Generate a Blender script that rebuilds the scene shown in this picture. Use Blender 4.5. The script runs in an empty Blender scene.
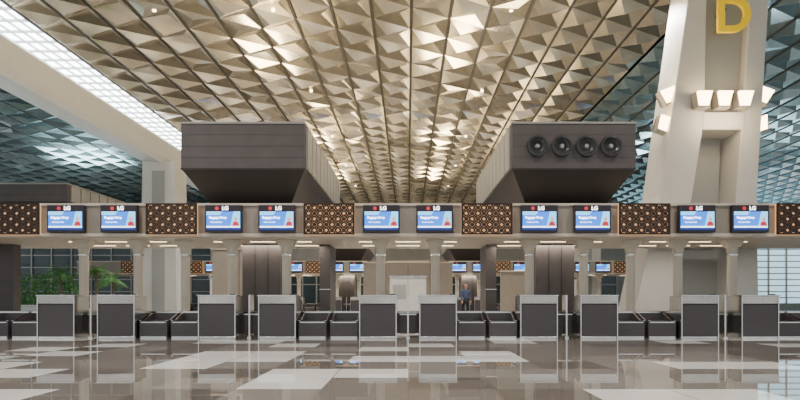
import bpy, math, random
from mathutils import Vector, Matrix
random.seed(7)
S=bpy.context.scene
COL=S.collection

# ---------------- materials ----------------
def mat(name,col,rough=0.5,metal=0.0,emit=None,es=0.0,noise=0.0,nscale=20):
    m=bpy.data.materials.new(name); m.use_nodes=True
    nt=m.node_tree; b=nt.nodes['Principled BSDF']
    b.inputs['Base Color'].default_value=(*col,1)
    b.inputs['Roughness'].default_value=rough
    b.inputs['Metallic'].default_value=metal
    if emit:
        b.inputs['Emission Color'].default_value=(*emit,1)
        b.inputs['Emission Strength'].default_value=es
    if noise>0:
        tc=nt.nodes.new('ShaderNodeTexCoord'); n=nt.nodes.new('ShaderNodeTexNoise')
        n.inputs['Scale'].default_value=nscale
        r=nt.nodes.new('ShaderNodeValToRGB')
        r.color_ramp.elements[0].position=0.3; r.color_ramp.elements[1].position=0.7
        r.color_ramp.elements[0].color=(*[c*(1-noise) for c in col],1)
        r.color_ramp.elements[1].color=(*[min(1,c*(1+noise)) for c in col],1)
        nt.links.new(tc.outputs['Object'],n.inputs['Vector'])
        nt.links.new(n.outputs['Fac'],r.inputs['Fac'])
        nt.links.new(r.outputs['Color'],b.inputs['Base Color'])
    return m

M={}
M['steel']=mat('brushed_steel',(0.60,0.585,0.56),0.20,1.0,noise=0.06,nscale=6)
M['panel']=mat('counter_panel',(0.055,0.046,0.049),0.4,noise=0.12,nscale=30)
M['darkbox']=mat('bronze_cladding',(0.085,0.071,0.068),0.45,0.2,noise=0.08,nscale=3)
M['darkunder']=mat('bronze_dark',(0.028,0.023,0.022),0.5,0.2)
M['lightclad']=mat('grey_cladding',(0.33,0.31,0.28),0.4,0.3)
M['beige']=mat('canopy_beige',(0.28,0.24,0.20),0.5,noise=0.05,nscale=3)
M['soffit']=mat('canopy_soffit',(0.58,0.51,0.42),0.5)
M['white']=mat('white_paint',(0.64,0.63,0.60),0.45,noise=0.03,nscale=2)
M['colm']=mat('column_cream',(0.55,0.49,0.40),0.4,noise=0.04,nscale=4)
M['recess']=mat('recess_grey',(0.36,0.37,0.36),0.5)
M['black']=mat('black_rubber',(0.012,0.012,0.013),0.5)
M['blk2']=mat('nozzle_black',(0.03,0.03,0.032),0.3)
M['yellow']=mat('sign_yellow',(0.98,0.68,0.0),0.8,emit=(1,0.60,0.0),es=0.22)
M['lamp']=mat('lamp_glow',(1,0.85,0.6),0.4,emit=(1,0.74,0.40),es=13)
M['sky']=mat('skylight_glass',(0.9,0.95,1),0.3,emit=(0.93,0.97,1.0),es=11)
M['glow']=mat('lattice_glow',(0.8,0.5,0.3),0.5,emit=(1,0.55,0.25),es=0.7)
M['brown']=mat('lattice_bronze',(0.04,0.022,0.014),0.4,0.3)
M['scr_white']=mat('screen_white',(0.6,0.7,0.8),0.3,emit=(0.70,0.88,1.0),es=2.6)
M['scr_cyan']=mat('screen_cyan',(0.03,0.15,0.5),0.25,emit=(0.02,0.20,0.90),es=1.6)
M['scr_sky']=mat('screen_sky',(0.1,0.4,0.6),0.3,emit=(0.20,0.60,1.0),es=2.0)
M['scr_red']=mat('screen_red',(0.6,0.03,0.05),0.3,emit=(0.7,0.02,0.04),es=0.6)
M['scr_skin']=mat('screen_skin',(0.7,0.4,0.3),0.3,emit=(0.8,0.42,0.26),es=0.9)
M['scr_navy']=mat('screen_navy',(0.01,0.02,0.12),0.3,emit=(0.01,0.03,0.25),es=1.0)
M['txt']=mat('sign_text_white',(0.9,0.9,0.9),0.4,emit=(1,1,1),es=3.5)
M['bezel']=mat('sign_bezel',(0.02,0.012,0.018),0.35)
M['green']=mat('palm_leaf',(0.06,0.20,0.035),0.5,noise=0.4,nscale=5)
M['trunk']=mat('palm_trunk',(0.12,0.08,0.05),0.8,noise=0.3,nscale=15)
M['warmlite']=mat('warm_light_panel',(1,0.8,0.5),0.5,emit=(1,0.80,0.52),es=5)
M['coollite']=mat('daylight_glass',(0.7,0.85,1),0.3,emit=(0.45,0.78,0.92),es=1.2)
M['darkglass']=mat('dark_glass',(0.03,0.05,0.055),0.1)
M['wall']=mat('wall_warm',(0.28,0.26,0.235),0.6,noise=0.08,nscale=1)
M['skin']=mat('skin',(0.45,0.26,0.17),0.6)
M['shirt']=mat('shirt_blue',(0.06,0.08,0.16),0.8)
M['trouser']=mat('trousers_dark',(0.02,0.02,0.025),0.8)
M['seam']=mat('ceiling_seam',(0.014,0.012,0.011),0.6)
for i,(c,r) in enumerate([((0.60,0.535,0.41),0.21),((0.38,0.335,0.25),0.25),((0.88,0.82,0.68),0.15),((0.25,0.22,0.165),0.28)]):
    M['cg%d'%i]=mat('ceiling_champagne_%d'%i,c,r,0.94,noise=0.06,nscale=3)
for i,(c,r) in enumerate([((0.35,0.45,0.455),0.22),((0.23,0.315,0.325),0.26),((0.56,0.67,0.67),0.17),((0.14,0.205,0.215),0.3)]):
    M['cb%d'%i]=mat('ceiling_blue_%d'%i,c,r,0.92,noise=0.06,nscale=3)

def floor_mat():
    m=bpy.data.materials.new('polished_tile'); m.use_nodes=True
    nt=m.node_tree; N=nt.nodes; L=nt.links; b=N['Principled BSDF']
    tc=N.new('ShaderNodeTexCoord'); 
    sep=N.new('ShaderNodeSeparateXYZ'); L.new(tc.outputs['Object'],sep.inputs[0])
    def math_(op,a,bv=None):
        n=N.new('ShaderNodeMath'); n.operation=op
        L.new(a,n.inputs[0])
        if bv is not None:
            if hasattr(bv,'links'): L.new(bv,n.inputs[1])
            else: n.inputs[1].default_value=bv
        return n.outputs[0]
    fx=math_('FLOOR',sep.outputs[0]); fy=math_('FLOOR',sep.outputs[1])
    comb=N.new('ShaderNodeCombineXYZ'); L.new(fx,comb.inputs[0]); L.new(fy,comb.inputs[1])
    wn=N.new('ShaderNodeTexWhiteNoise'); wn.noise_dimensions='2D'; L.new(comb.outputs[0],wn.inputs['Vector'])
    cr=N.new('ShaderNodeValToRGB'); cr.color_ramp.interpolation='CONSTANT'
    e=cr.color_ramp.elements
    e[0].position=0; e[0].color=(0.215,0.188,0.165,1)
    e[1].position=0.30; e[1].color=(0.28,0.25,0.225,1)
    for p,c in [(0.55,(0.155,0.132,0.113,1)),(0.68,(0.235,0.208,0.185,1)),(0.78,(0.84,0.83,0.80,1))]:
        x=e.new(p); x.color=c
    L.new(wn.outputs['Value'],cr.inputs['Fac'])
    gx=math_('FRACT',sep.outputs[0]); gy=math_('FRACT',sep.outputs[1])
    ax=math_('LESS_THAN',gx,0.010); ay=math_('LESS_THAN',gy,0.010)
    g=math_('MAXIMUM',ax,ay)
    ns=N.new('ShaderNodeTexNoise'); ns.inputs['Scale'].default_value=4
    L.new(tc.outputs['Object'],ns.inputs['Vector'])
    mx0=N.new('ShaderNodeMix'); mx0.data_type='RGBA'; mx0.blend_type='OVERLAY'; mx0.inputs[0].default_value=0.12
    L.new(cr.outputs['Color'],mx0.inputs[6]); L.new(ns.outputs['Fac'],mx0.inputs[7])
    mx=N.new('ShaderNodeMix'); mx.data_type='RGBA'
    L.new(g,mx.inputs[0]); L.new(mx0.outputs[2],mx.inputs[6]); mx.inputs[7].default_value=(0.12,0.10,0.09,1)
    L.new(mx.outputs[2],b.inputs['Base Color'])
    b.inputs['Roughness'].default_value=0.015
    b.inputs['IOR'].default_value=2.5
    return m
M['floor']=floor_mat()

# ---------------- mesh builder ----------------
class MB:
    def __init__(s): s.v=[];s.f=[];s.m=[];s.mats=[]
    def mi(s,k):
        if k not in s.mats: s.mats.append(k)
        return s.mats.index(k)
    def poly(s,pts,k):
        n=len(s.v); s.v+= [tuple(p) for p in pts]; s.f.append(tuple(range(n,n+len(pts)))); s.m.append(s.mi(k))
    def hexa(s,b,t,k):
        n=len(s.v); s.v+=[tuple(p) for p in b]+[tuple(p) for p in t]
        c=len(b); i=s.mi(k)
        s.f.append(tuple(n+j for j in reversed(range(c)))); s.m.append(i)
        s.f.append(tuple(n+c+j for j in range(c))); s.m.append(i)
        for j in range(c):
            q=(j+1)%c
            s.f.append((n+j,n+q,n+c+q,n+c+j)); s.m.append(i)
    def box(s,x0,x1,y0,y1,z0,z1,k):
        s.hexa([(x0,y0,z0),(x1,y0,z0),(x1,y1,z0),(x0,y1,z0)],[(x0,y0,z1),(x1,y0,z1),(x1,y1,z1),(x0,y1,z1)],k)
    def prism(s,pts,y0,y1,k):
        s.hexa([(x,y0,z) for x,z in pts],[(x,y1,z) for x,z in pts],k)
    def prismx(s,pts,x0,x1,k):
        s.hexa([(x0,y,z) for y,z in pts],[(x1,y,z) for y,z in pts],k)
    def tube(s,c0,c1,r0,r1,k,n=16):
        c0=Vector(c0);c1=Vector(c1);d=(c1-c0).normalized()
        a=d.orthogonal().normalized(); b=d.cross(a)
        s.hexa([c0+r0*(math.cos(t)*a+math.sin(t)*b) for t in [2*math.pi*i/n for i in range(n)]],
               [c1+r1*(math.cos(t)*a+math.sin(t)*b) for t in [2*math.pi*i/n for i in range(n)]],k)
    def bar(s,p,q,w,y0,y1,k):
        p=Vector(p);q=Vector(q);d=(q-p).normalized();n=Vector((-d.y,d.x))*w/2
        s.prism([tuple(p-n),tuple(q-n),tuple(q+n),tuple(p+n)],y0,y1,k)
    def mesh(s,name):
        me=bpy.data.meshes.new(name); me.from_pydata(s.v,[],s.f)
        for k in s.mats: me.materials.append(M[k])
        me.polygons.foreach_set('material_index',s.m)
        me.update()
        import bmesh
        bm=bmesh.new(); bm.from_mesh(me); bmesh.ops.recalc_face_normals(bm,faces=bm.faces); bm.to_mesh(me); bm.free()
        return me
def put(me,name,loc=(0,0,0),rot=(0,0,0),parent=None,bevel=0):
    o=bpy.data.objects.new(name,me); COL.objects.link(o); o.location=loc; o.rotation_euler=rot
    if parent: o.parent=parent
    if bevel:
        b=o.modifiers.new('bevel','BEVEL'); b.width=bevel; b.segments=2; b.limit_method='ANGLE'
    return o
def empty(name,loc):
    o=bpy.data.objects.new(name,None); COL.objects.link(o); o.location=loc; o.empty_display_size=0.2; return o
def text(name,s,size,loc,k,parent=None,ext=0.004,bold=0):
    c=bpy.data.curves.new(name,'FONT'); c.body=s; c.size=size; c.extrude=ext; c.align_x='CENTER'; c.align_y='CENTER'; c.offset=bold
    c.materials.append(M[k])
    o=bpy.data.objects.new(name,c); COL.objects.link(o); o.location=loc; o.rotation_euler=(math.pi/2,0,0)
    if parent: o.parent=parent
    return o

P=4.15   # bay pitch
ZC=11.95 # ceiling height
YB=70.0

# ---------------- shell ----------------
b=MB(); b.box(-46,46,-14,YB,-0.2,0,'floor'); put(b.mesh('floor'),'floor')

def ceil_part(x0,x1,pre,name):
    b=MB(); w=1.5; wl=1.8
    x=x0; ci=0
    b.box(x0,x1,-14,YB,ZC+0.45,ZC+0.6,'seam')
    while x<x1-0.3:
        xe=min(x+w-0.07,x1)
        off=[0,0.9][ci%2]
        y=-15.0+off
        while y<YB:
            for t in ( ((x,y),(x,y+wl),(xe,y+wl/2)), ((xe,y+wl/2),(x,y+wl),(xe,y+wl*1.5)) ):
                left=(t[0][0]==x)
                cx=sum(p[0] for p in t)/3; cy=sum(p[1] for p in t)/3
                r=random.random()
                dn=-0.26 if left else 0.16
                if r<0.08: dn=-0.05
                ap=(cx,cy,ZC+dn)
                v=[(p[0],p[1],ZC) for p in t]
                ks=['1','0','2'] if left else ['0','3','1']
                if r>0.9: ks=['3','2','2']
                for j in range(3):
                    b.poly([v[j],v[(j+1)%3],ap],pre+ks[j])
            y+=wl
        x+=w; ci+=1
    x=x0
    while x<x1+0.01:
        b.box(x-0.085,x+0.012,-14,YB,ZC-0.04,ZC+0.06,'seam'); x+=w
    return b.mesh(name)
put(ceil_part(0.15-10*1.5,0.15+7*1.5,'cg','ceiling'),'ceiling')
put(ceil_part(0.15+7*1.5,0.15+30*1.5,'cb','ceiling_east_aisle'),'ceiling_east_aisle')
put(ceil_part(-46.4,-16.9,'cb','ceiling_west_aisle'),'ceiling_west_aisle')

# skylight
b=MB(); b.box(-16.9,-14.93,-14,YB,ZC+0.12,ZC+0.2,'sky')
y=-14
while y<YB:
    b.box(-16.9,-14.93,y,y+0.07,ZC+0.02,ZC+0.12,'recess'); y+=1.0
for x in (-16.4,-15.9,-15.4): b.box(x,x+0.05,-14,YB,ZC+0.03,ZC+0.12,'recess')
put(b.mesh('window_skylight'),'window_1')
b=MB()
b.prism([(-16.9,9.75),(-15.3,9.45),(-15.0,9.7),(-15.0,10.75),(-15.2,10.95),(-16.9,11.1)],-14,YB-0.2,'white')
put(b.mesh('roof_beam'),'roof_beam')

# walls
b=MB(); b.box(-46,46,YB,YB+0.3,0,ZC+0.6,'wall')
put(b.mesh('wall_back'),'wall_back')
def glazing(name,x0,x1,z0,z1,y,k,nx,nz):
    b=MB(); b.box(x0,x1,y-0.1,y-0.05,z0,z1,k)
    for i in range(nx+1):
        x=x0+(x1-x0)*i/nx; b.box(x-0.08,x+0.08,y-0.25,y-0.1,z0,z1,'lightclad')
    for i in range(nz+1):
        z=z0+(z1-z0)*i/nz; b.box(x0,x1,y-0.2,y-0.1,z-0.06,z+0.06,'lightclad')
    put(b.mesh(name),name)
glazing('window_2',25,45.5,0.4,11.5,YB,'coollite',10,16)
glazing('window_3',-45.5,-18,0.4,11.5,YB,'darkglass',12,8)
glazing('window_4',-17,-4,0.2,5,YB,'darkglass',8,2)
glazing('window_5',4,24,0.2,5,YB,'darkglass',10,2)
def sidewall(name,x,s):
    b=MB(); b.box(min(x,x+s*0.3),max(x,x+s*0.3),-14,YB,0,1.0,'wall')
    y=-14
    while y<=YB:
        b.box(x-0.12,x+0.12,y-0.1,y+0.1,1,ZC,'lightclad'); y+=4
    for z in (3,5,7,9,11): b.box(x-0.06,x+0.06,-14,YB,z-0.05,z+0.05,'lightclad')
    put(b.mesh(name),name)
sidewall('wall_right',45.6,1); sidewall('wall_left',-45.6,-1)

# ---------------- counters ----------------
b=MB()
hw=0.485
for sx in (-1,1):
    x=sx*(hw-0.015); b.box(x-0.015,x+0.015,0,0.72,0,1.10,'steel')
b.box(-hw+0.03,hw-0.03,0.03,0.07,0.06,0.88,'panel')
b.box(-hw+0.03,hw-0.03,0.045,0.06,0.88,0.905,'black')
b.box(-hw+0.03,hw-0.03,0.03,0.6,0.0,0.06,'steel')
b.prismx([(0.02,0.905),(0.06,0.905),(0.10,1.10),(0.0,1.10)],-hw+0.03,hw-0.03,'steel')
b.box(-hw-0.02,hw+0.02,-0.02,0.40,1.10,1.13,'steel')
b.box(-hw+0.03,hw-0.03,0.40,0.80,0.72,0.76,'lightclad')
b.box(-0.2,0.2,0.45,0.48,0.80,1.06,'black'); b.box(-0.03,0.03,0.48,0.51,0.76,0.9,'black')
b.box(0.30,0.44,0.08,0.2,1.13,1.155,'black')
counter=b.mesh('check_in_counter')
b=MB()
for sx in (-1,1):
    b.box(sx*0.34-0.02,sx*0.34+0.02,0,0.86,0,0.45,'panel')
    b.box(sx*0.34-0.022,sx*0.34+0.022,0,0.86,0.45,0.465,'steel')
b.box(-0.32,0.32,0.0,0.04,0.05,0.40,'panel'); b.box(-0.34,0.34,-0.01,0.05,0,0.05,'steel'); b.box(-0.32,0.32,-0.01,0.05,0.40,0.43,'steel')
b.prismx([(0.05,0.40),(0.86,0.45),(0.86,0.41),(0.05,0.36)],-0.32,0.32,'black')
b.box(-0.36,0.36,0.86,0.92,0,0.66,'panel'); b.box(-0.37,0.37,0.85,0.93,0.64,0.68,'steel')
for sx in (-1,1):
    a,c=(sx*0.34-0.012,sx*0.34+0.012)
    b.prismx([(0.25,0.465),(0.86,0.465),(0.86,0.64),(0.75,0.64)],a,c,'panel')
conv=b.mesh('bag_drop_conveyor')
b=MB(); b.box(-0.02,0.02,0,0.4,0,1.13,'steel'); b.box(-0.05,0.05,-0.02,0.1,0,0.04,'steel'); b.box(-0.2,0.2,0.3,0.33,0.1,0.60,'panel')
b.box(-0.22,0.22,0.28,0.34,0.60,0.63,'steel')
gate=b.mesh('staff_gate')
b=MB()
b.tube((0,0,0),(0,0,2.25),0.125,0.125,'colm',20)
b.tube((0,0,0),(0,0,0.1),0.18,0.17,'steel',20)
b.tube((0,0,2.25),(0,0,2.5),0.125,0.17,'colm',20)
b.prism([(-0.16,2.46),(0.16,2.46),(0.27,2.66),(-0.27,2.66)],-0.16,0.16,'colm')
b.tube((0,0,2.23),(0,0,2.27),0.14,0.14,'steel',20)
colmesh=b.mesh('canopy_column')
# sign panel
b=MB()
b.box(-0.48,0.48,0,0.12,-0.35,0.36,'bezel')
b.box(-0.44,0.44,-0.012,0,-0.29,0.19,'scr_cyan')
b.box(-0.44,0.44,-0.016,-0.01,-0.29,-0.235,'scr_navy')
b.prism([(-0.44,0.10),(-0.10,0.10),(-0.02,0.19),(-0.44,0.19)],-0.016,-0.012,'scr_sky')
b.box(-0.44,0.44,-0.018,-0.012,-0.235,-0.19,'scr_white')
b.prism([(0.19,-0.19),(0.44,-0.19),(0.44,0.19),(0.27,0.19)],-0.017,-0.012,'scr_sky')
b.prism([(0.24,-0.19),(0.42,-0.19),(0.40,-0.10),(0.36,-0.07),(0.30,-0.07),(0.26,-0.10)],-0.024,-0.018,'scr_red')
b.prism([(0.33+0.042*math.cos(t),-0.01+0.055*math.sin(t)) for t in [2*math.pi*i/12 for i in range(12)]],-0.026,-0.02,'scr_skin')
b.prism([(-0.17+0.05*math.cos(t),0.275+0.05*math.sin(t)) for t in [2*math.pi*i/14 for i in range(14)]],-0.01,0.0,'scr_red')
signme=b.mesh('display_panel')
def sign(x,y,detail=True):
    e=empty('check_in_display_sign',(x,y,3.13))
    put(signme,'display_panel',parent=e)
    if detail:
        text('logo_text','LG',0.14,(0.05,-0.006,0.275),'txt',e,bold=0.004)
        text('screen_text','Baggage Drop',0.082,(-0.14,-0.022,0.03),'txt',e,ext=0.002,bold=0.002)
        text('screen_caption','Economy Class',0.05,(-0.18,-0.022,-0.09),'txt',e,ext=0.002)
    return e
# lattice panel
b=MB()
W=1.34;H=0.82
b.box(-W/2,W/2,0.05,0.12,-H/2,H/2,'glow')
b.box(-W/2,W/2,0,0.06,H/2-0.04,H/2,'brown'); b.box(-W/2,W/2,0,0.06,-H/2,-H/2+0.04,'brown')
b.box(-W/2,-W/2+0.05,0,0.06,-H/2,H/2,'brown'); b.box(W/2-0.05,W/2,0,0.06,-H/2,H/2,'brown')
nx,nz=8,5; cw=(W-0.1)/nx; ch=(H-0.08)/nz
for i in range(nx):
    for j in range(nz):
        cx=-W/2+0.05+cw*(i+0.5); cz=-H/2+0.04+ch*(j+0.5)
        hx,hz=cw/2,ch/2
        if (i+j)%2==0:
            b.bar((cx-hx,cz-hz),(cx+hx,cz+hz),0.036,0.015,0.045,'brown')
            b.bar((cx-hx,cz+hz),(cx+hx,cz-hz),0.036,0.015,0.045,'brown')
            b.prism([(cx-0.06,cz),(cx,cz-0.06),(cx+0.06,cz),(cx,cz+0.06)],0.01,0.05,'brown')
        else:
            for (p,q) in (((cx-hx,cz),(cx,cz+hz)),((cx,cz+hz),(cx+hx,cz)),((cx+hx,cz),(cx,cz-hz)),((cx,cz-hz),(cx-hx,cz))):
                b.bar(p,q,0.038,0.015,0.045,'brown')
            for dz in (-hz,hz): b.box(cx-hx,cx+hx,0.02,0.045,cz+dz-0.012,cz+dz+0.012,'brown')
            for dx in (-hx,hx): b.box(cx+dx-0.012,cx+dx+0.012,0.02,0.045,cz-hz,cz+hz,'brown')
lat=b.mesh('lattice_light_panel')

def row(y,groups,detail):
    n0,n1=groups[0],groups[-1]
    xa,xb=(n0-1.4)*P,(n1+1.4)*P
    b=MB()
    b.box(xa,xb,y+0.14,y+3.9,2.71,3.50,'beige')
    b.box(xa,xb,y+0.10,y+3.95,3.50,3.56,'soffit')
    b.box(xa,xb,y+0.10,y+0.14,2.68,2.76,'soffit')
    b.box(xa,xb,y+0.2,y+3.8,2.66,2.71,'soffit')
    for n in groups:
        for k in (-1.04,0,1.04):
            b.box(n*P+k-0.35,n*P+k+0.35,y+1.35,y+1.42,2.65,2.665,'warmlite')
            b.box(n*P+k-0.35,n*P+k+0.35,y+2.65,y+2.72,2.65,2.665,'warmlite')
    put(b.mesh('check_in_canopy'),'check_in_canopy')
    for n in groups:
        for s in (-0.7,0.7): sign(n*P+s,y-0.03,detail)
        for s in (-0.775,0.775): put(counter,'check_in_counter',(n*P+s,y-0.35,0),bevel=0.005 if detail else 0)
        for s in (-0.76,0.76): put(colmesh,'canopy_column',(n*P+s,y+1.0,0))
        put(gate,'staff_gate',(n*P,y-0.1,0))
        for s in (-1.67,-2.49): put(conv,'bag_drop_conveyor',(n*P+s,y-0.15,0))
        put(lat,'lattice_light_panel',((n-0.5)*P,y-0.03,3.13))
    put(lat,'lattice_light_panel',((n1+0.5)*P,y-0.03,3.13))
    for s in (-1.67,-2.49): put(conv,'bag_drop_conveyor',((n1+1)*P+s,y-0.15,0))
    b=MB()
    y0=y+1.27
    b.box(xa,xb,y0,y0+0.05,0.05,0.62,'panel'); b.box(xa,xb,y0+0.6,y0+0.65,0.05,0.62,'panel')
    b.box(xa,xb,y0-0.02,y0+0.07,0.62,0.67,'steel'); b.box(xa,xb,y0+0.58,y0+0.67,0.62,0.67,'steel')
    b.box(xa,xb,y0+0.05,y0+0.6,0.40,0.44,'black')
    for i in range(25):
        x=xa+(xb-xa-0.05)*i/24; b.box(x,x+0.05,y0-0.01,y0+0.66,0,0.62,'steel')
    put(b.mesh('baggage_collector_belt'),'baggage_collector_belt')
row(16.0,[-2,-1,0,1,2],True)
row(41.0,[-4,-3,-2,-1,0,1,2,3,4],False)
for s in (-1,1): put(colmesh,'canopy_column',(s*6.22,17.0,0))

# ---------------- bronze air towers ----------------
def core_obj(hw,dp,name,loc):
    b=MB(); b.box(-hw,hw,0,dp,0,2.65,'darkbox'); b.box(-hw-0.03,hw+0.03,-0.03,dp+0.03,0,0.12,'steel')
    for x in (-hw/3,hw/3): b.box(x-0.008,x+0.008,-0.01,0,0.12,2.65,'darkunder')
    put(b.mesh(name),name,loc)
def tower(cx,y0,y1,zt,nozzles,hwid=1.63,zb=3.60):
    e=empty('air_supply_tower',(cx,y0,0))
    b=MB(); L=y1-y0; zm=zb+0.86
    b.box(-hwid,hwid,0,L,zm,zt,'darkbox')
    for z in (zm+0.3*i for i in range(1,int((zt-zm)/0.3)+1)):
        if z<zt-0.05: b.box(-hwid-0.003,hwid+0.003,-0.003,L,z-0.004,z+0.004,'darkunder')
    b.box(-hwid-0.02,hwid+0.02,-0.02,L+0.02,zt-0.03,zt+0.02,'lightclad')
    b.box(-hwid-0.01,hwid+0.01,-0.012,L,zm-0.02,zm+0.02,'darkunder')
    i=0
    while i*0.8<L:
        for s in (-1,1):
            b.box(s*(hwid+0.02)-0.03,s*(hwid+0.02)+0.03,0.25+i*0.8,min(0.95+i*0.8,L),zm+0.05,zt-0.06,'lightclad')
        i+=1
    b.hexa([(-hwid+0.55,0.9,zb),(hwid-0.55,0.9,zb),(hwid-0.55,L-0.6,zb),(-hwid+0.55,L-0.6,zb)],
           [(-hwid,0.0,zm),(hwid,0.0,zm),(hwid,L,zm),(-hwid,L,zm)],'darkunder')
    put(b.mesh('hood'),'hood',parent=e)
    if nozzles:
        for i in range(4):
            x=-0.97+i*0.645; z=5.05
            b=MB(); n=32
            prof=[(0.22,0.0),(0.28,-0.06),(0.27,-0.10),(0.22,-0.11),(0.19,-0.07),(0.14,-0.03),(0.13,-0.02)]
            for a in range(n):
                t0=2*math.pi*a/n;t1=2*math.pi*(a+1)/n
                for (r0,h0),(r1,h1) in zip(prof[:-1],prof[1:]):
                    b.poly([(r0*math.cos(t0),h0,r0*math.sin(t0)),(r0*math.cos(t1),h0,r0*math.sin(t1)),(r1*math.cos(t1),h1,r1*math.sin(t1)),(r1*math.cos(t0),h1,r1*math.sin(t0))],'blk2')
                b.poly([(0,-0.01,0),(0.2*math.cos(t0),-0.01,0.2*math.sin(t0)),(0.2*math.cos(t1),-0.01,0.2*math.sin(t1))],'black')
            b.tube((0,-0.01,0),(0,-0.08,0),0.07,0.05,'lightclad',16)
            put(b.mesh('jet_nozzle'),'jet_nozzle_%d'%(i+1),(x,0,z),parent=e)
tower(-4.36,16.05,24,5.68,False)
tower(4.38,16.05,24,5.68,True)
tower(-16.2,26,34,5.95,False,zb=4.3)
tower(-4.36,41.05,49,5.68,False); tower(4.38,41.05,49,5.68,False)
for x,y in ((-4.36,18.1),(4.38,18.1),(-4.36,43.1),(4.38,43.1)): core_obj(0.57,1.7,'service_core',(x,y,0))
core_obj(1.2,0.35,'service_core',(-12.95,18.1,0))
b=MB(); b.box(-0.16,0.16,0,1.4,0,2.65,'darkbox'); b.box(-0.18,0.18,-0.02,1.42,0,0.1,'steel'); b.box(-0.165,0.165,-0.01,0.0,1.3,1.32,'steel')
me=b.mesh('partition_pier')
for s in (-1,1): put(me,'partition_pier',(s*2.5,18.3,0))

# ---------------- big sign column ----------------
e=empty('structural_column',(0,20,0))
def zz(y,d=20): return 1.05+(298-y)*d/608
b=MB()
zt=ZC+0.2
b.prism([(7.30,0),(8.55,0),(9.35,zz(195)),(9.75,zz(120)),(9.85,zt),(9.40,zt),(8.30,zz(195))],0,1.6,'white')
b.prism([(10.65,0),(11.55,0),(11.48,zz(195)),(11.95,zt),(11.35,zt),(11.0,zz(120)),(10.8,zz(195))],0,1.6,'white')
b.prism([(9.70,zz(128)),(11.05,zz(128)),(11.4,zt),(9.8,zt)],0.35,1.5,'recess')
b.prism([(9.66,zz(130)),(11.05,zz(130)),(11.10,zz(112)),(9.72,zz(112))],-0.02,1.6,'white')
b.prism([(8.5,0),(10.7,0),(10.85,zz(130)),(9.7,zz(130)),(9.3,zz(195))],1.1,1.5,'recess')
b.prism([(8.7,zz(215)),(11.1,zz(215)),(11.1,zz(203)),(8.75,zz(203))],-0.01,1.6,'white')
put(b.mesh('shaft'),'shaft',parent=e,bevel=0.03)
b=MB()
b.hexa([(-0.17,-0.05,-0.22),(0.17,-0.05,-0.22),(0.17,0.22,-0.22),(-0.17,0.22,-0.22)],[(-0.23,-0.2,0.22),(0.23,-0.2,0.22),(0.23,0.22,0.22),(-0.23,0.22,0.22)],'lamp')
b.box(-0.26,0.26,0.22,0.26,-0.26,0.26,'steel'); b.box(-0.20,0.20,-0.09,0.25,-0.28,-0.22,'lightclad'); b.box(-0.06,0.06,0.25,0.38,-0.1,0.1,'steel')
for sx in (-1,1): b.bar((sx*0.18,-0.24),(sx*0.25,0.24),0.02,-0.1,0.25,'lightclad')
lm=b.mesh('uplight_lantern')
for i,x in enumerate((9.52,10.18,10.84)): put(lm,'lantern_%d'%(i+1),(x,-0.36,zz(103)),parent=e)
for i,(x,z,r) in enumerate(((8.68,7.79,-0.35),(8.55,6.84,0.35),(11.84,7.79,0.35),(11.74,6.84,-0.35))):
    put(lm,'side_lantern_%d'%(i+1),(x,0.3,z),(0,r,0),parent=e)
t=empty('gate_letter_sign',(10.56,19.75,zz(16,19.7)))
text('letter','D',1.6,(0,0,0),'yellow',t,ext=0.06,bold=0.03)
b=MB(); b.box(-0.3,-0.2,0.05,0.65,-0.3,-0.24,'steel'); b.box(-0.3,-0.2,0.05,0.65,0.24,0.3,'steel')
put(b.mesh('bracket'),'bracket',parent=t)
b=MB(); b.prism([(-1.15,0),(1.15,0),(1.0,9.6),(-1.0,9.6)],0,2.0,'white'); b.box(-0.4,0.4,-0.03,0,0,9.0,'recess')
rc=b.mesh('roof_column')
for l in ((-15.6,38,0),(-15.6,60,0),(13.5,46,0)): put(rc,'roof_column',l)

# kiosks, partitions
b=MB(); b.box(-0.9,0.9,0,1.5,0,2.05,'white'); b.box(-0.95,0.95,-0.05,1.55,2.05,2.15,'steel'); b.box(-0.02,0.02,-0.01,0,0.1,2.0,'recess'); b.box(-0.75,-0.1,-0.02,0,1.0,1.7,'recess')
me=b.mesh('service_kiosk'); put(me,'service_kiosk',(0.0,30,0)); put(me,'service_kiosk',(-9.2,31,0)); put(me,'service_kiosk',(8.2,33,0))
def partition(x,y,w,h):
    b=MB(); b.box(-w/2,w/2,0,0.25,0,h,'beige'); b.box(-w/2-0.05,w/2+0.05,-0.05,0.3,h,h+0.08,'soffit'); b.box(-w/2,w/2,-0.03,0,0,0.15,'steel')
    n=int(w/1.2)
    for i in range(1,n): b.box(-w/2+w*i/n-0.01,-w/2+w*i/n+0.01,-0.01,0,0.15,h,'darkunder')
    put(b.mesh('partition_screen'),'partition_screen',(x,y,0))
partition(-7.5,27,2.4,3.2); partition(11.8,26,3.0,3.4); partition(0,34,5,3.0); partition(7.0,36,3,2.6)

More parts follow.
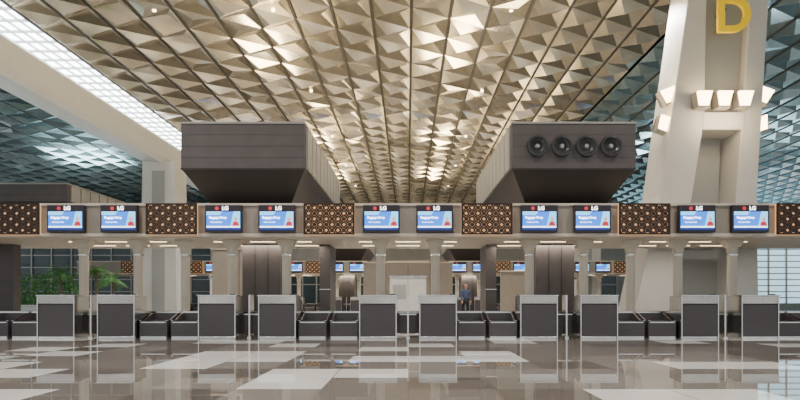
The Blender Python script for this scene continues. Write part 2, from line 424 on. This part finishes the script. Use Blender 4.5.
# ---------------- plants ----------------
def palm(x,y,h,s):
    b=MB()
    b.tube((0,0,0.0),(0,0,0.55),0.28,0.38,'white',20)
    b.tube((0,0,0.5),(0.05,0,h*0.6),0.09,0.07,'trunk',10); b.tube((0.05,0,h*0.6),(0,0,h),0.07,0.05,'trunk',10)
    for i in range(16):
        a=2*math.pi*i/16+random.uniform(-.15,.15); el=random.uniform(0.2,1.2); L=s*random.uniform(0.8,1.1)
        prev=Vector((0,0,h)); d=Vector((math.cos(a)*math.cos(el),math.sin(a)*math.cos(el),math.sin(el)))
        for k in range(9):
            nx=prev+d*(L/9); d=(d+Vector((0,0,-0.2))).normalized()
            side=d.cross(Vector((0,0,1))).normalized(); ll=s*0.28*math.sin(math.pi*(k+1.2)/10.5)
            b.poly([prev-side*0.012,nx-side*0.012,nx+side*0.012,prev+side*0.012],'green')
            for sg in (-1,1):
                tip=prev+side*sg*ll+d*ll*0.7-Vector((0,0,ll*0.3))
                b.poly([prev,prev+d*L/14,tip],'green')
            prev=nx
    put(b.mesh('potted_palm'),'potted_palm',(x,y,0))
for (x,y,h,s) in ((-14.9,29,2.2,1.05),(-13.6,28,1.8,0.95),(-18.9,33,2.3,1.0)): palm(x,y,h,s)
def hedge(x,y,w):
    b=MB(); b.box(-w/2,w/2,0,0.6,0,0.6,'white'); b.box(-w/2-0.03,w/2+0.03,-0.03,0.63,0.55,0.62,'steel')
    for i in range(int(w*300)):
        c=Vector((random.uniform(-w/2,w/2),random.uniform(0,0.6),0.6+random.random()**1.3*1.9)); 
        d=Vector((random.gauss(0,1),random.gauss(0,1),random.gauss(0.3,1))).normalized()*0.2; s2=d.orthogonal().normalized()*0.06
        b.poly([c,c+d*0.5+s2,c+d,c+d*0.5-s2],'green')
    put(b.mesh('planter_hedge'),'planter_hedge',(x,y,0))
hedge(-22.8,38,4)

# ---------------- person ----------------
def person(x,y,rz):
    e=empty('standing_person',(x,y,0)); e.rotation_euler=(0,0,rz)
    def skin(name,V,E,R,mk):
        me=bpy.data.meshes.new(name); me.from_pydata(V,E,[]); me.materials.append(M[mk])
        o=put(me,name,parent=e); o.modifiers.new('skin','SKIN'); 
        for i,r in enumerate(R): me.skin_vertices[0].data[i].radius=(r,r) if not isinstance(r,tuple) else r
        me.skin_vertices[0].data[0].use_root=True
        o.modifiers.new('sub','SUBSURF').levels=1; return o
    skin('trousers',[(0,0,0.95),(0.1,0,0.88),(0.12,-0.02,0.5),(0.13,0.02,0.08),(-0.1,0,0.88),(-0.13,0.08,0.5),(-0.14,0.14,0.08)],[(0,1),(1,2),(2,3),(0,4),(4,5),(5,6)],[0.13,0.1,0.075,0.055,0.1,0.075,0.055],'trouser')
    skin('shirt',[(0,0,0.95),(0,0,1.2),(0,0,1.4),(0.17,0,1.42),(0.23,0.02,1.15),(0.22,-0.08,0.95),(-0.17,0,1.42),(-0.23,0.02,1.15),(-0.22,-0.08,0.95)],[(0,1),(1,2),(2,3),(3,4),(4,5),(2,6),(6,7),(7,8)],[(0.15,0.11),(0.16,0.11),(0.15,0.1),0.065,0.05,0.042,0.065,0.05,0.042],'shirt')
    skin('head',[(0,0,1.45),(0,0,1.53),(0,-0.02,1.62),(0,-0.01,1.70)],[(0,1),(1,2),(2,3)],[0.055,0.05,0.09,0.075],'skin')
    skin('hair',[(0,0.03,1.64),(0,0.01,1.73)],[(0,1)],[0.085,0.075],'black')
    skin('nose',[(0,-0.10,1.63),(0,-0.12,1.605)],[(0,1)],[0.012,0.015],'skin')
    for s in (-1,1):
        skin('eye',[(0.033*s,-0.092,1.64),(0.036*s,-0.094,1.64)],[(0,1)],[0.009,0.009],'black')
        bx=0.22*s
        V=[(bx,-0.08,0.95),(bx,-0.10,0.88)]; E=[(0,1)]; R=[0.028,0.03]
        for k in range(4):
            V+= [(bx+(k-1.5)*0.018,-0.11,0.84),(bx+(k-1.5)*0.018,-0.10,0.79)]; n=len(V); E+=[(1,n-2),(n-2,n-1)]; R+=[0.009,0.008]
        V+=[(bx-s*0.04,-0.12,0.87)]; E+=[(1,len(V)-1)]; R+=[0.009]
        skin('hand',V,E,R,'skin')
        fx=0.13*s; fy=0.02 if s>0 else 0.14
        skin('shoe',[(fx,fy+0.04,0.045),(fx,fy-0.1,0.04),(fx,fy-0.18,0.035)],[(0,1),(1,2)],[0.045,0.045,0.035],'black')
person(2.75,29,0.3)

b=MB()
for x in (-9.6,-5.1,-0.6,3.9,8.4):
    for y in range(23,68,9):
        b.tube((x,y,ZC-0.05),(x,y,ZC+0.05),0.07,0.07,'lamp',12)
put(b.mesh('ceiling_downlights'),'ceiling_downlights')

# ---------------- lights ----------------
def light(kind,name,loc,rot,energy,color,**kw):
    l=bpy.data.lights.new(name,kind); l.energy=energy; l.color=color
    for k,v in kw.items(): setattr(l,k,v)
    o=bpy.data.objects.new(name,l); COL.objects.link(o); o.location=loc; o.rotation_euler=rot; return o
for x in (-8.7,0,8.7):
    for y in (2,12,22,34,46,58):
        light('SPOT','fill_spot',(x,y,ZC-0.4),(0,0,0),2200 if y<20 else 3000,(1,0.94,0.86),spot_size=2.4,spot_blend=0.8,shadow_soft_size=0.3)  # added fill spots under the roof, brightening hall and counter fronts
light('SPOT','fill_spot',(-17.5,28,ZC-0.4),(0,0,0),2500,(1,0.97,0.9),spot_size=2.0,spot_blend=0.8,shadow_soft_size=0.3)  # one more added fill spot, for the left background
for x in (-5.5,4.4):
    for y in (20,29,45,57):
        light('AREA','uplight',(x,y,6.1),(math.pi,0,0),680,(1,0.79,0.46),shape='RECTANGLE',size=2.5,size_y=5)
for x in (-26,26):
    for y in (25,50): light('AREA','uplight_aisle',(x,y,4),(math.pi,0,0),900,(0.75,0.95,1),size=6)
for n in (-2,-1,0,1,2):
    light('AREA','canopy_light',(n*P,18.0,2.62),(0,0,0),60,(1,0.90,0.74),shape='RECTANGLE',size=3.2,size_y=0.3)
    light('AREA','canopy_light',(n*P,43.0,2.62),(0,0,0),120,(1,0.90,0.74),shape='RECTANGLE',size=3.2,size_y=0.3)
for x in (9.9,10.6): light('POINT','lantern_light',(x,19.3,zz(103)-0.6),(0,0,0),50,(1,0.75,0.45),shadow_soft_size=0.2)

w=bpy.data.worlds.new('world'); S.world=w; w.use_nodes=True
bg=w.node_tree.nodes['Background']; bg.inputs[0].default_value=(0.87,0.94,0.99,1); bg.inputs[1].default_value=1.1

cam=bpy.data.cameras.new('camera'); co=bpy.data.objects.new('camera',cam); COL.objects.link(co); S.camera=co
co.location=(0,0,1.05); co.rotation_euler=(math.pi/2,0,0)
cam.lens=608/800*36; cam.sensor_width=36; cam.shift_x=-0.01; cam.shift_y=0.1225; cam.clip_end=300
